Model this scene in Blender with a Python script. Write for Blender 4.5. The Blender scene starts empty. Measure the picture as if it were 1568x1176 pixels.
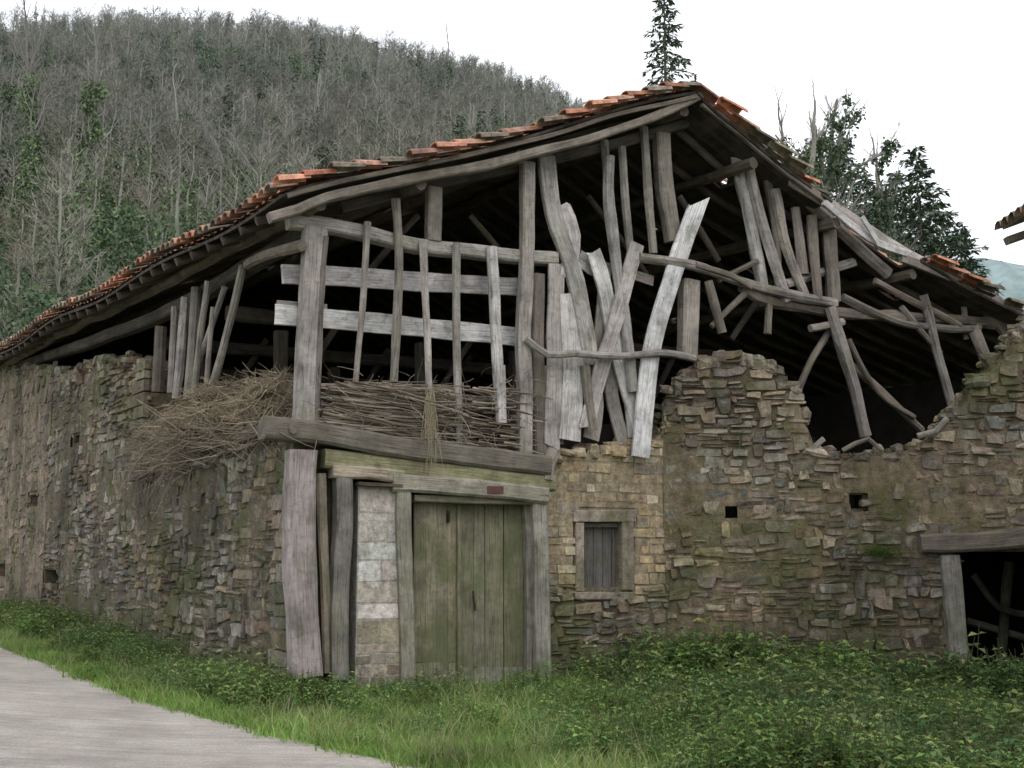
import bpy, math, random
from mathutils import Vector, noise
random.seed(7)
R=random.random
def U(a,b): return a+(b-a)*R()
def nz(x,y=0,z=0): return noise.noise(Vector((x,y,z)))
def sm(a,b,x):
    t=max(0,min(1,(x-a)/(b-a))); return t*t*(3-2*t)
def lerp(a,b,t): return a+(b-a)*t
def interp(pts,x):
    if x<=pts[0][0]: return pts[0][1]
    for (x0,y0),(x1,y1) in zip(pts,pts[1:]):
        if x<=x1: return y0+(y1-y0)*(x-x0)/(x1-x0+1e-9)
    return pts[-1][1]
scene=bpy.context.scene
# ------------------------------------------------------------------ survey station (camera) & wall planes
EYE=1.6; FP=1850.0; CX,CY=784.,588.; PIT=math.atan(262/FP); cp,sp=math.cos(PIT),math.sin(PIT)
def ray(px,py):
    dy=CY-py
    return Vector((px-CX, FP*cp-dy*sp, FP*sp+dy*cp))
O=Vector((0,0,EYE))
A=math.radians(27); UD=Vector((math.cos(A),math.sin(A),0)); NF=Vector((math.sin(A),-math.cos(A),0))
B=math.radians(34.5); WD=Vector((-math.sin(B),math.cos(B),0)); NL=Vector((-math.cos(B),-math.sin(B),0))
C=Vector((-2.42,13.75,0))
JR=Vector((2.02,16.01,0))         # joint between dressed wall and rubble wall
g5=math.radians(-4); RD=Vector((math.cos(g5),math.sin(g5),0)); NR=Vector((math.sin(g5),-math.cos(g5),0))
def hit(px,py,P0,N,off):
    d=ray(px,py); k=((P0+N*off)-O).dot(N)/d.dot(N); return O+d*k
def F(px,py,off=0): return hit(px,py,C,NF,off)
def L(px,py,off=0): return hit(px,py,C,NL,off)
def Rr(px,py,off=0): return hit(px,py,JR,NR,off)
def uF(p): return (p-C).dot(UD)
def sL(p): return (p-C).dot(WD)
def sR(p): return (p-JR).dot(RD)
def ground(x,y):
    z=.45*(1-sm(-11,-1,x))
    z-=.3*sm(1,6,x)
    return z
# ------------------------------------------------------------------ mesh builder
class MB:
    def __init__(s): s.v=[];s.f=[];s.c=[];s.uv=[];s.m=[]
    def add(s,vs,fs,col,uvs=None,mi=0):
        o=len(s.v); s.v.extend([tuple(v) for v in vs])
        for f in fs:
            s.f.append([i+o for i in f]); s.c.append(col); s.m.append(mi)
            s.uv.append([uvs[i] for i in f] if uvs else None)
    def obj(s,name,mats,parent=None,smooth=False):
        me=bpy.data.meshes.new(name); me.from_pydata(s.v,[],s.f)
        if not isinstance(mats,(list,tuple)): mats=[mats]
        for m in mats: me.materials.append(m)
        a=me.color_attributes.new('Col','FLOAT_COLOR','CORNER'); uvl=me.uv_layers.new(name='UVMap')
        cd=[];ud=[]
        for f,c,u in zip(s.f,s.c,s.uv):
            for k in range(len(f)):
                cd.extend((c[0],c[1],c[2],1)); 
                if u: ud.extend(u[k])
                else: ud.extend((0,0))
        a.data.foreach_set('color',cd); uvl.data.foreach_set('uv',ud)
        me.polygons.foreach_set('material_index',s.m)
        me.polygons.foreach_set('use_smooth',[smooth]*len(s.f))
        me.update()
        ob=bpy.data.objects.new(name,me); scene.collection.objects.link(ob)
        if parent: ob.parent=parent
        return ob
def empty(name,parent=None):
    e=bpy.data.objects.new(name,None); scene.collection.objects.link(e)
    if parent: e.parent=parent
    return e
def jit(c,a=.15,hue=.03):
    k=1+U(-a,a); return (max(0,c[0]*k*(1+U(-hue,hue))),max(0,c[1]*k),max(0,c[2]*k*(1+U(-hue,hue))))
def resample(pts,seg):
    out=[pts[0]]; 
    for i in range(len(pts)-1):
        p0=pts[max(i-1,0)];p1=pts[i];p2=pts[i+1];p3=pts[min(i+2,len(pts)-1)]
        n=max(1,int((p2-p1).length/seg))
        for k in range(1,n+1):
            t=k/n
            out.append(.5*((2*p1)+(p2-p0)*t+(2*p0-5*p1+4*p2-p3)*t*t+(3*p1-p0-3*p2+p3)*t**3))
    return out
def beam(mb,pts,w,d,n,col,kind='rect',taper=1.,wob=.008,jag=0.,seg=.16,sides=8,irr=.12,mi=0):
    P=resample([Vector(p) for p in pts],seg); N=len(P); sd=U(0,999); rings=[];uvs=[];dist=0
    for i,p in enumerate(P):
        t=(P[min(i+1,N-1)]-P[max(i-1,0)]).normalized()
        wd=t.cross(n); 
        if wd.length<.05: wd=t.cross(Vector((.3,.5,.8)))
        wd.normalize(); dd=wd.cross(t).normalized()
        if i: dist+=(P[i]-P[i-1]).length
        s=lerp(1,taper,i/(N-1)); c=p+wd*nz(dist*.9,sd)*wob*2.2+dd*nz(dist*.9,sd+9)*wob
        if kind=='rect':
            a=w*s/2*(1+irr*.8*nz(dist*1.9,sd+3)); b=d*s/2; ch=min(a,b)*.28
            a2=a*(1+irr*.5*nz(dist*3,sd+7))
            sec=[(-a+ch,-b),(a2-ch,-b),(a2,-b+ch),(a2,b-ch),(a2-ch,b),(-a+ch,b),(-a,b-ch),(-a,-b+ch)]
        else:
            sec=[]
            for k in range(sides):
                an=2*math.pi*k/sides; rr=1+irr*2*nz(math.cos(an)*1.3+sd,math.sin(an)*1.3,dist*1.6)
                sec.append((math.cos(an)*w/2*s*rr,math.sin(an)*d/2*s*rr))
        for k,(x,y) in enumerate(sec):
            q=c+wd*x+dd*y
            if jag and i in(0,N-1):
                q=q+t*(jag*nz(x*18+sd,y*3,i)*2.)*(1 if i else -1)
            rings.append(q); uvs.append((x*1.0+y*.7+sd,dist+sd))
    m=8 if kind=='rect' else sides; fs=[]
    for i in range(N-1):
        for k in range(m):
            k2=(k+1)%m; fs.append((i*m+k,i*m+k2,(i+1)*m+k2,(i+1)*m+k))
    fs.append(tuple(range(m))[::-1]); fs.append(tuple((N-1)*m+k for k in range(m)))
    mb.add(rings,fs,jit(col,.18,.04),uvs,mi)
def tube(mb,P,r0,r1,col,m=4,mi=0):
    N=len(P); vs=[];uvs=[]
    for i,p in enumerate(P):
        t=(P[min(i+1,N-1)]-P[max(i-1,0)]); 
        if t.length<1e-6: t=Vector((0,0,1))
        t.normalize(); a=t.cross(Vector((.31,.22,.92)) if abs(t.z)<.9 else Vector((1,0,0))).normalized(); b=t.cross(a)
        r=lerp(r0,r1,i/(N-1))
        for k in range(m):
            an=2*math.pi*k/m; vs.append(p+a*math.cos(an)*r+b*math.sin(an)*r); uvs.append((k*.1,i*.3))
    fs=[(i*m+k,i*m+(k+1)%m,(i+1)*m+(k+1)%m,(i+1)*m+k) for i in range(N-1) for k in range(m)]
    mb.add(vs,fs,col,uvs,mi)
# ------------------------------------------------------------------ materials
def mat(name,rough=.9):
    m=bpy.data.materials.new(name); m.use_nodes=True; nt=m.node_tree; b=nt.nodes['Principled BSDF']
    b.inputs['Roughness'].default_value=rough; b.inputs['Specular IOR Level'].default_value=.15
    return m,nt,b
def nd(nt,t,**k):
    n=nt.nodes.new(t)
    for a,v in k.items(): setattr(n,a,v)
    return n
def noise_n(nt,vec,scale,detail=5,rough=.6):
    n=nd(nt,'ShaderNodeTexNoise'); n.inputs['Scale'].default_value=scale; n.inputs['Detail'].default_value=detail; n.inputs['Roughness'].default_value=rough
    nt.links.new(vec,n.inputs['Vector']); return n.outputs['Fac']
def scaled(nt,vec,s,rot=0):
    mp=nd(nt,'ShaderNodeMapping'); mp.inputs['Scale'].default_value=s; mp.inputs['Rotation'].default_value=(0,0,rot); nt.links.new(vec,mp.inputs[0]); return mp.outputs[0]
def ramp(nt,fac,stops):
    r=nd(nt,'ShaderNodeValToRGB'); e=r.color_ramp.elements
    while len(e)<len(stops): e.new(.5)
    for k,(p,c) in enumerate(stops): e[k].position=p; e[k].color=(c[0],c[1],c[2],1) if isinstance(c,tuple) else (c,c,c,1)
    nt.links.new(fac,r.inputs[0]); return r.outputs[0]
def mix(nt,fac,a,b,mode='MIX'):
    m=nd(nt,'ShaderNodeMixRGB',blend_type=mode)
    for k,v in ((0,fac),(1,a),(2,b)):
        if isinstance(v,(int,float)): m.inputs[k].default_value=v
        elif isinstance(v,tuple): m.inputs[k].default_value=(v[0],v[1],v[2],1)
        else: nt.links.new(v,m.inputs[k])
    return m.outputs[0]
def maprange(nt,val,a,b,c,d):
    mr=nd(nt,'ShaderNodeMapRange')
    for i,v in enumerate((a,b,c,d)): mr.inputs[i+1].default_value=v
    nt.links.new(val,mr.inputs[0]); return mr.outputs[0]
def addv(nt,a,b):
    m=nd(nt,'ShaderNodeMath',operation='ADD'); nt.links.new(a,m.inputs[0]); nt.links.new(b,m.inputs[1]); return m.outputs[0]
def bump(nt,b,h,s=.4,d=.02):
    n=nd(nt,'ShaderNodeBump'); n.inputs['Strength'].default_value=s; n.inputs['Distance'].default_value=d
    nt.links.new(h,n.inputs['Height']); nt.links.new(n.outputs[0],b.inputs['Normal'])
def attr(nt): return nd(nt,'ShaderNodeAttribute',attribute_name='Col').outputs['Color']
def pos(nt): return nd(nt,'ShaderNodeNewGeometry').outputs['Position']
def sepz(nt,p,k=2):
    s=nd(nt,'ShaderNodeSeparateXYZ'); nt.links.new(p,s.inputs[0]); return s.outputs[k]
def stone_mat(name,moss=.5,lichen=.5,stain=.5,damp=.09):
    m,nt,b=mat(name); c=attr(nt); p=pos(nt); z=sepz(nt,p)
    f=noise_n(nt,p,11,10,.75); c=mix(nt,1,c,ramp(nt,f,[(.28,.35),(.5,.93),(.72,1.55)]),'MULTIPLY')
    g=noise_n(nt,p,.8,6,.65); c=mix(nt,1,c,ramp(nt,g,[(.32,1-stain),(.5,.95),(.65,1.15)]),'MULTIPLY')
    st=noise_n(nt,scaled(nt,p,(2.2,2.2,.3)),1,6,.7); c=mix(nt,1,c,ramp(nt,st,[(.38,1-stain*.85),(.56,1.05)]),'MULTIPLY')
    li=noise_n(nt,p,6,9,.8); c=mix(nt,ramp(nt,li,[(.58,0.),(.66,lichen)]),c,(.44,.43,.39))
    zz=maprange(nt,z,-.3,1.6,damp,0.)
    mo=addv(nt,noise_n(nt,p,1.1,9,.75),zz); c=mix(nt,ramp(nt,mo,[(.49,0.),(.62,moss)]),c,(.085,.10,.03))
    mo2=noise_n(nt,p,3.1,9,.8); c=mix(nt,ramp(nt,mo2,[(.55,0.),(.64,moss*.8)]),c,(.10,.115,.035))
    c=mix(nt,maprange(nt,z,-.3,.9,damp*5,0.),c,(.075,.075,.045))
    nt.links.new(c,b.inputs['Base Color']); f2=noise_n(nt,p,28,8,.75); bump(nt,b,mix(nt,.5,f,f2),1.,.04); return m
M_stone=stone_mat('rubble_stone',.62,.45); M_ash=stone_mat('dressed_sandstone',.2,.25,.35,.03); M_pale=stone_mat('whitewashed_stone',.05,.1,.12,.03)
M_mortar=stone_mat('earth_mortar',.55,.2,.4)
def wood_mat(name,mossy=.5,thr=.54):
    m,nt,b=mat(name); c=attr(nt); uv=nd(nt,'ShaderNodeUVMap').outputs[0]; p=pos(nt)
    f=noise_n(nt,scaled(nt,uv,(60,2.2,1)),1,6,.7); c=mix(nt,1,c,ramp(nt,f,[(.3,.25),(.47,.9),(.72,1.3)]),'MULTIPLY')
    g=noise_n(nt,p,2.2,7,.7); c=mix(nt,1,c,ramp(nt,g,[(.32,.48),(.6,1.15)]),'MULTIPLY')
    h=noise_n(nt,p,9,7,.75); c=mix(nt,ramp(nt,h,[(.54,0.),(.68,.6)]),c,(.10,.085,.06))
    k=noise_n(nt,scaled(nt,uv,(9,.9,1)),1,4,.6); c=mix(nt,ramp(nt,k,[(.5,0.),(.7,.4)]),c,(.19,.16,.12))
    mo=addv(nt,noise_n(nt,p,1.7,8,.75),maprange(nt,sepz(nt,p),-.3,3,.08,0.)); c=mix(nt,ramp(nt,mo,[(thr,0.),(thr+.14,mossy)]),c,(.10,.12,.05))
    nt.links.new(c,b.inputs['Base Color']); bump(nt,b,f,.9,.015); return m
M_wood=wood_mat('weathered_wood'); M_door=wood_mat('mossy_door_wood',.7,.5)
def simple(name,scale=6,lo=.6,hi=1.3,rough=.9,bs=.3):
    m,nt,b=mat(name,rough); c=attr(nt); f=noise_n(nt,pos(nt),scale,6,.65)
    c=mix(nt,1,c,ramp(nt,f,[(.3,lo),(.7,hi)]),'MULTIPLY'); nt.links.new(c,b.inputs['Base Color']); bump(nt,b,f,bs,.02)
    return m
M_tile=simple('clay_tile',9,.35,1.4); M_plaster=simple('old_plaster',3,.55,1.3,bs=.8); M_twig=simple('twig',5,.7,1.2); M_dark=simple('shade_toned_masonry',3,.6,1.3)  # M_dark: masonry with the interior's shade painted into its colour
def leaf_mat():
    m,nt,b=mat('leaf',.65); c=attr(nt); f=noise_n(nt,pos(nt),.9,6,.65); c=mix(nt,1,c,ramp(nt,f,[(.3,.6),(.7,1.4)]),'MULTIPLY'); nt.links.new(c,b.inputs['Base Color'])
    t=nd(nt,'ShaderNodeBsdfTranslucent'); nt.links.new(c,t.inputs[0]); mx=nd(nt,'ShaderNodeMixShader'); mx.inputs[0].default_value=.4
    out=nt.nodes['Material Output']; nt.links.new(b.outputs[0],mx.inputs[1]); nt.links.new(t.outputs[0],mx.inputs[2]); nt.links.new(mx.outputs[0],out.inputs[0]); return m
M_leaf=leaf_mat()
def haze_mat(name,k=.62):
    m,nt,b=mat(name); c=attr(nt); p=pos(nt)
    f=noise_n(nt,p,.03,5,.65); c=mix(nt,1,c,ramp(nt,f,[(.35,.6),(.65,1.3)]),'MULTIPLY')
    c=mix(nt,maprange(nt,sepz(nt,p,1),40,300,.1,k),c,(.29,.335,.34)); nt.links.new(c,b.inputs['Base Color']); return m  # distance haze painted into the colour, growing with world Y
M_far=haze_mat('forest_wood_hazed',.42); M_farleaf=haze_mat('forest_leaf_hazed',.42)
# ------------------------------------------------------------------ stone walling
def stone(mb,fr,s,z,w,h,prot,col,off=0,rag=.16,sq=False):
    e1=min(.94,1-.016/(w/2)) ; e2=min(.9,1-.014/(h/2))
    if sq: e1=1-.007/(w/2); e2=1-.007/(h/2)
    ga=[-1,-e1,U(-.25,.25),e1,1]; gb=[-1,-e2,U(-.25,.25),e2,1]
    cj=[[(U(-rag,rag)*h*1.3,U(-rag,rag)*h*1.2) for _ in (0,1)] for _ in (0,1)]; vs=[];ph=U(0,99);tl=U(-.35,.35);tz=U(-.35,.35)
    rot=U(-.08,.08) if not sq else 0
    for j,b in enumerate(gb):
        for i,a in enumerate(ga):
            u=(a+1)/2;v=(b+1)/2
            jx=lerp(lerp(cj[0][0][0],cj[1][0][0],u),lerp(cj[0][1][0],cj[1][1][0],u),v)
            jy=lerp(lerp(cj[0][0][1],cj[1][0][1],u),lerp(cj[0][1][1],cj[1][1][1],u),v)
            edge_=i in(0,4) or j in(0,4); k=1-(.14 if not sq else .01)*(abs(a*b)**3)
            d=-.03 if edge_ else prot*(1+(tl*a+tz*b)*(1 if not sq else .25)+(.55 if not sq else .2)*nz(a*1.4+ph,b*1.4))
            x=a*w/2*k+jx; y=b*h/2*k+jy
            if not sq: x+=.06*w*nz(ph+b*1.1,7); y+=.16*h*nz(ph+a*1.1,3)
            vs.append(fr(s+x,z+y+x*rot,off+d))
    fs=[(j*5+i,j*5+i+1,(j+1)*5+i+1,(j+1)*5+i) for j in range(4) for i in range(4)]
    mb.add(vs,fs,col)
def boulder(mb,c,rx,ry,rz,col):
    vs=[];ph=U(0,99);n=7;m=5;rot=U(-.6,.6);tl=U(-.25,.25)
    for j in range(m):
        th=math.pi*(j+.5)/m
        for i in range(n):
            a=2*math.pi*i/n; d=Vector((math.sin(th)*math.cos(a),math.sin(th)*math.sin(a),math.cos(th)))
            k=1+.4*nz(d.x*1.5+ph,d.y*1.5,d.z*1.5); d=Vector((math.copysign(abs(d.x)**.6,d.x),math.copysign(abs(d.y)**.6,d.y),math.copysign(abs(d.z)**.6,d.z)))
            q=Vector((d.x*rx,d.y*ry,d.z*rz))*k; vs.append(c+Vector((q.x*math.cos(rot)-q.y*math.sin(rot),q.x*math.sin(rot)+q.y*math.cos(rot),q.z+q.x*tl)))
    fs=[(j*n+i,(j+1)*n+i,(j+1)*n+(i+1)%n,j*n+(i+1)%n) for j in range(m-1) for i in range(n)]
    fs+= [tuple(range(n)),tuple((m-1)*n+i for i in range(n))[::-1]]
    mb.add(vs,fs,col)
def fr_of(P0,D,N):
    return lambda s,z,o: Vector((P0.x+D.x*s+N.x*o,P0.y+D.y*s+N.y*o,z))
def mortar(mb,fr,s0,s1,zb,zt,holes,colf,base=.012,amp=.045,g=.08,bias=.05):
    n=int((s1-s0)/g)+1; zlo=min(zb(s0+i*(s1-s0)/n) for i in range(n+1))-.1; zhi=max(zt(s0+i*(s1-s0)/n) for i in range(n+1)); mz=int((zhi-zlo)/g)+1; idx={}
    for i in range(n+1):
        s=s0+(s1-s0)*i/n
        for j in range(mz+1):
            z=min(zlo+j*g,zt(s)-.05)
            big=nz(s*.55+3,z*.6,8)+bias; o=base+amp*max(-.35,big)*1.6+.012*nz(s*7,z*7)+.008*nz(s*17,z*17)
            idx[i,j]=len(mb.v); mb.v.append(tuple(fr(s,z,o)))
    for i in range(n):
        s=s0+(s1-s0)*(i+.5)/n
        for j in range(mz):
            z=zlo+(j+.5)*g
            if z>zt(s)-.03: continue
            if any(h0-g*.4<s<h1+g*.4 and y0-g*.4<z<y1+g*.4 for (h0,h1,y0,y1) in holes): continue
            mb.f.append([idx[i,j],idx[i+1,j],idx[i+1,j+1],idx[i,j+1]]); mb.c.append(colf(s,z)); mb.uv.append(None); mb.m.append(0)
def wall(mb,fr,s0,s1,zb,zt,holes,hh,ww,prot,colf,th=.5,gap=.012,back=(.13,.105,.08),sq=False,skip=0,cap=True,ds=.1):
    n=int((s1-s0)/ds)+1; zlo=min(zb(s0+i*(s1-s0)/n) for i in range(n+1)); zhi=max(zt(s0+i*(s1-s0)/n) for i in range(n+1))
    for i in range(n):
        a=s0+(s1-s0)*i/n; b=s0+(s1-s0)*(i+1)/n; m=(a+b)/2
        iv=[(zb(a)-.3,zb(b)-.3,zt(a)-.05,zt(b)-.05)]
        for (h0,h1,y0,y1) in holes:
            if h0<m<h1:
                nv=[]
                for (q0,q1,t0,t1) in iv:
                    if y1<=min(q0,q1) or y0>=max(t0,t1): nv.append((q0,q1,t0,t1)); continue
                    if y0>q0: nv.append((q0,q1,y0,y0))
                    if y1<min(t0,t1): nv.append((y1,y1,t0,t1))
                iv=nv
        for (q0,q1,t0,t1) in iv:
            v=[fr(a,q0,0),fr(b,q1,0),fr(b,t1,0),fr(a,t0,0),fr(a,q0,-th),fr(b,q1,-th),fr(b,t1,-th),fr(a,t0,-th)]
            mb.add(v,[(0,1,2,3),(5,4,7,6),(3,2,6,7),(4,5,1,0),(4,0,3,7),(1,5,6,2)],back)
    z=zlo-.1
    while z<zhi:
        h=U(*hh); s=s0-(U(0,.3) if not sq else 0)
        while s<s1:
            w=U(*ww)*(1 if R()<.75 else U(.5,1.6)); a=max(s,s0); b=min(s+w,s1); s+=w
            if b-a<.05: continue
            cs=(a+b)/2; cz=z+h/2+ (0.012*nz(cs*2,z*3) if sq else .18*nz(cs*.45,z*.5)+.06*nz(cs*2.2,z*3)+U(-.015,.015)); hs=h
            if cz>zt(cs)-.02 or cz<zb(cs)-.12: continue
            if any(h0<cs+(b-a)*.25 and cs-(b-a)*.25<h1 and y0<cz+h*.3 and cz-h*.3<y1 for (h0,h1,y0,y1) in holes): continue
            if skip and nz(cs*.6,cz*.8,3)+U(-.3,.3)<skip: continue
            if not sq and R()<.22 and b-a>.17:
                k=U(.3,.7)
                stone(mb,fr,cs+U(-.01,.01),cz-h*(1-k)/2,b-a-gap,h*k-gap,prot*U(.5,1.2),colf(cs,cz)); stone(mb,fr,cs,cz+h*k/2,b-a-gap,h*(1-k)-gap,prot*U(.5,1.2),colf(cs,cz))
            elif not sq and R()<.18:
                stone(mb,fr,cs,cz+.02,(b-a)*U(.75,1.05),h*U(1.3,1.75),prot*U(1.1,1.7),colf(cs,cz))
            else: stone(mb,fr,cs,cz,b-a-gap,h-gap,prot*U(.6,1.5),colf(cs,cz),sq=sq,rag=.18 if not sq else .06)
        z+=h
    if cap:
        s=s0
        while s<s1:
            w=U(*ww)
            for o in (-.04,-.12,-.28,-.42):
                if o<-th: continue
                ss=s+U(-.08,.08); 
                boulder(mb,fr(ss,zt(ss)-.05+U(-.08,.06),o+U(-.03,.03)),w*U(.25,.55),U(.07,.14),U(*hh)*U(.35,.7),colf(ss,zt(ss)))
            s+=w*.65
def pick(pal,a=.2):
    return jit(random.choice(pal),a,.06)
barn=empty('stone_barn')
GREY=[(.245,.22,.185),(.215,.195,.165),(.28,.25,.205),(.165,.15,.13),(.32,.295,.25),(.25,.205,.155),(.20,.19,.17)]
WARM=[(.35,.28,.18),(.41,.335,.22),(.32,.26,.18),(.38,.295,.185),(.45,.385,.28),(.29,.245,.19)]
SANDY=[(.275,.23,.175),(.32,.27,.21),(.235,.195,.155),(.205,.18,.15),(.295,.24,.175),(.175,.15,.12),(.25,.185,.13)]
# --- left wall
fL=fr_of(C,WD,NL)
topL_px=[(440,668),(400,680),(360,702),(300,722),(230,735),(227,734),(225,556),(190,548),(150,548),(128,556),(108,572),(90,565),(60,562),(0,566),(-40,575)]
topL=sorted([(sL(L(x,y)),L(x,y).z) for x,y in topL_px])
def ztL(s): return interp(topL,s)+.05*nz(s*2.1)
def zbL(s): p=fL(s,0,0); return ground(p.x,p.y)
def hole(fn,sf,x0,y0,x1,y1):
    a=fn(x0,y1);b=fn(x1,y0); sa,sb=sorted((sf(a),sf(b))); return (sa,sb,a.z,b.z)
s_pl=sL(L(78,700)); SEND=18.0
holesL=[hole(L,sL,44,756,60,776),hole(L,sL,70,873,90,893),hole(L,sL,112,665,124,680),hole(L,sL,-6,862,10,882)]
mb=MB()
wall(mb,fL,0.05,s_pl,zbL,ztL,holesL,(.08,.18),(.14,.44),.035,lambda s,z: pick(GREY if nz(s*.5,z*.6)<.1 else SANDY,.3))
mb.obj('side_wall',M_stone,barn)
mb=MB(); mortar(mb,fL,.05,s_pl,zbL,ztL,holesL,lambda s,z:(.165,.14,.105))
mortar(mb,fL,s_pl,SEND,zbL,ztL,holesL,lambda s,z:(.25,.20,.155),base=.03,amp=.02)
mb.obj('side_wall_mortar',M_mortar,barn,True)
mb=MB()
wall(mb,fL,s_pl,SEND,zbL,ztL,holesL,(.10,.2),(.18,.45),.035,lambda s,z: pick([(.28,.23,.18),(.24,.20,.155),(.19,.17,.145)],.25),back=(.25,.20,.16))
mb.obj('plastered_side_wall',M_mortar,barn)
mb=MB(); sA=sL(L(226,650)); z=L(226,735).z
while z<L(226,560).z:
    h=U(.14,.22); w=U(.4,.85)
    stone(mb,fL,sA+w/2,z+h/2,w,h-.012,.05,pick(SANDY,.2),off=.03,sq=True,rag=.06)
    vs=[fL(sA+.02,z+.01,.06),fL(sA+.02,z+h-.01,.06),fL(sA+.02,z+h-.01,-.5),fL(sA+.02,z+.01,-.5)]; mb.add(vs,[(0,1,2,3)],pick(SANDY,.2))
    z+=h
z=.2
while z<2.75:
    h=U(.14,.26); w=U(.3,.6); stone(mb,fL,.03+w/2,z+h/2,w,h-.015,.05,pick(GREY,.25),off=.015,sq=True,rag=.08); z+=h
mb.obj('quoins',M_stone,barn)
# --- rubble wall right
def fRb(s,z,o): # bellied masonry
    o=o+.07*math.sin(max(0,min(1,(s-.2)/5))*math.pi)*math.sin(max(0,min(1,z/3.2))*math.pi)+.03*nz(s*.8,z*.8,2)
    return Vector((JR.x+RD.x*s+NR.x*o,JR.y+RD.y*s+NR.y*o,z))
fR=fRb
topR_px=[(985,690),(1000,650),(1013,612),(1030,588),(1050,568),(1080,550),(1108,541),(1135,538),(1165,546),(1190,562),(1210,582),(1222,604),(1232,640),(1240,668),(1252,690),(1290,697),(1340,692),(1380,684),(1420,674),(1450,642),(1490,590),(1530,542),(1568,494),(1640,440)]
topR=[(sR(Rr(x,y)),Rr(x,y).z) for x,y in topR_px]
def ztR(s): return interp(topR,s)+.05*nz(s*2.3,5)+.04*nz(s*6)
def zbR(s): p=fR(s,0,0); return ground(p.x,p.y)
dR=hole(Rr,sR,1472,845,1600,1100); dR=(dR[0],dR[1],-1,dR[3])
holesR=[dR,hole(Rr,sR,1112,776,1128,794),hole(Rr,sR,1302,758,1321,779)]
def colR(s,z):
    if s<.8 and z<2.6 and z>1.4 and R()<.4: return pick(WARM,.2)
    return pick(SANDY if nz(s*.5,z*.7,4)>-.1 else GREY,.3)
mb=MB(); wall(mb,fR,-.02,9.0,zbR,ztR,holesR,(.07,.17),(.11,.38),.036,colR)
mb.obj('rubble_wall',M_stone,barn)
mb=MB(); mortar(mb,fR,-.02,9,zbR,ztR,holesR,lambda s,z:(.20,.16,.11)); mb.obj('rubble_wall_mortar',M_mortar,barn,True)
# --- dressed facade
fF=fr_of(C,UD,NF)
u835=uF(F(836,850)); uEnd=uF(F(1023,850)); topC=[(uF(F(x,y)),F(x,y).z) for x,y in [(832,705),(860,692),(920,685),(1000,668),(1026,650)]]
win=hole(F,uF,893,801,951,905)
zsplit=F(930,900).z
hw=[(win[0]-.12,win[1]+.14,win[2]-.02,win[3]+.16)]
mb=MB()
wall(mb,fF,u835,uEnd+.1,lambda s: zsplit,lambda s: interp(topC,s),hw,(.09,.17),(.13,.4),.016,lambda s,z: pick(WARM,.24),sq=True,back=(.24,.20,.14),gap=.012)
mortar(mb,fF,u835,uEnd+.1,lambda s: zsplit,lambda s: interp(topC,s),hw,lambda s,z:(.29,.235,.16),base=.004,amp=.018)
mb.obj('sandstone_wall',M_ash,barn)
mb=MB()
zg=lambda s: ground(*fF(s,0,0).xy)
wall(mb,fF,u835,uEnd+.1,zg,lambda s: zsplit,[],(.07,.15),(.12,.4),.034,lambda s,z: pick(SANDY+GREY,.3),cap=False)
mortar(mb,fF,u835,uEnd+.1,zg,lambda s: zsplit+.06,[],lambda s,z:(.18,.15,.11))
wall(mb,fr_of(C+NF*-.35,UD,NF),.1,uF(F(548,850)),lambda s: 0,lambda s: 2.85,[],(.09,.15),(.16,.36),.04,lambda s,z: pick(GREY,.25),cap=False,th=.3)
mb.obj('facade_base_wall',M_stone,barn)
# white pier
mb=MB(); pa=uF(F(541,900)); pb=uF(F(613,900)); fP=fr_of(C+NF*.1,UD,NF); z=-.3; ztop=F(575,742).z; k=0
mb.add([fP(pa,-.5,.014),fP(pb,-.5,.014),fP(pb,ztop,.014),fP(pa,ztop,.014),fP(pa,-.5,-.5),fP(pb,-.5,-.5),fP(pb,ztop,-.5),fP(pa,ztop,-.5)],[(0,1,2,3),(3,2,6,7),(4,0,3,7),(1,5,6,2)],(.44,.41,.36))
while z<ztop-.05:
    h=min(U(.15,.34) if z>.6 else U(.08,.14),ztop-z); k+=1; cuts=[pa,pb] if R()<.35 and z>.6 else ([pa,lerp(pa,pb,U(.3,.7)),pb] if z>.6 else [pa,lerp(pa,pb,.3),lerp(pa,pb,.65),pb])
    for a,b in zip(cuts,cuts[1:]):
        c=pick([(.60,.585,.55),(.54,.52,.48),(.66,.64,.60),(.50,.47,.42)],.06) if z>.62 else pick([(.36,.31,.24),(.29,.25,.2)],.25)
        stone(mb,fP,(a+b)/2,z+h/2,b-a-.008,h-.008,.02,c,sq=True,rag=.03 if z>.6 else .12)
    z+=h
mb.obj('stone_pier',M_pale,barn)
mb=MB()
def blk(mb,fn,x0,y0,x1,y1,o0,o1,col,mi=0):
    a=fn(x0,y1);b=fn(x1,y1);c=fn(x1,y0);d=fn(x0,y0); n=NF if fn is F else NR
    v=[q+n*o1 for q in (a,b,c,d)]+[q+n*o0 for q in (a,b,c,d)]
    mb.add(v,[(0,1,2,3),(5,4,7,6),(3,2,6,7),(4,5,1,0),(4,0,3,7),(1,5,6,2)],col,[(0,0),(.3,0),(.3,1),(0,1)]*2,mi)
st=(.30,.25,.205)
blk(mb,F,880,800,893,906,-.3,.035,st); blk(mb,F,951,798,969,904,-.3,.035,jit(st)); blk(mb,F,876,781,972,799.6,-.3,.045,jit(st)); blk(mb,F,878,906.5,968,918,-.3,.05,jit(st))
o=mb.obj('window_surround',M_mortar,barn); bv=o.modifiers.new('worn_edges','BEVEL'); bv.width=.015; bv.segments=2
mb=MB()
for i in range(4):
    x0=893.5+i*14.2; beam(mb,[F(x0+7,803,-.17),F(x0+7,905,-.17)],.132,.03,NF,(.13,.12,.12),wob=.002,irr=.03)
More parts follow.
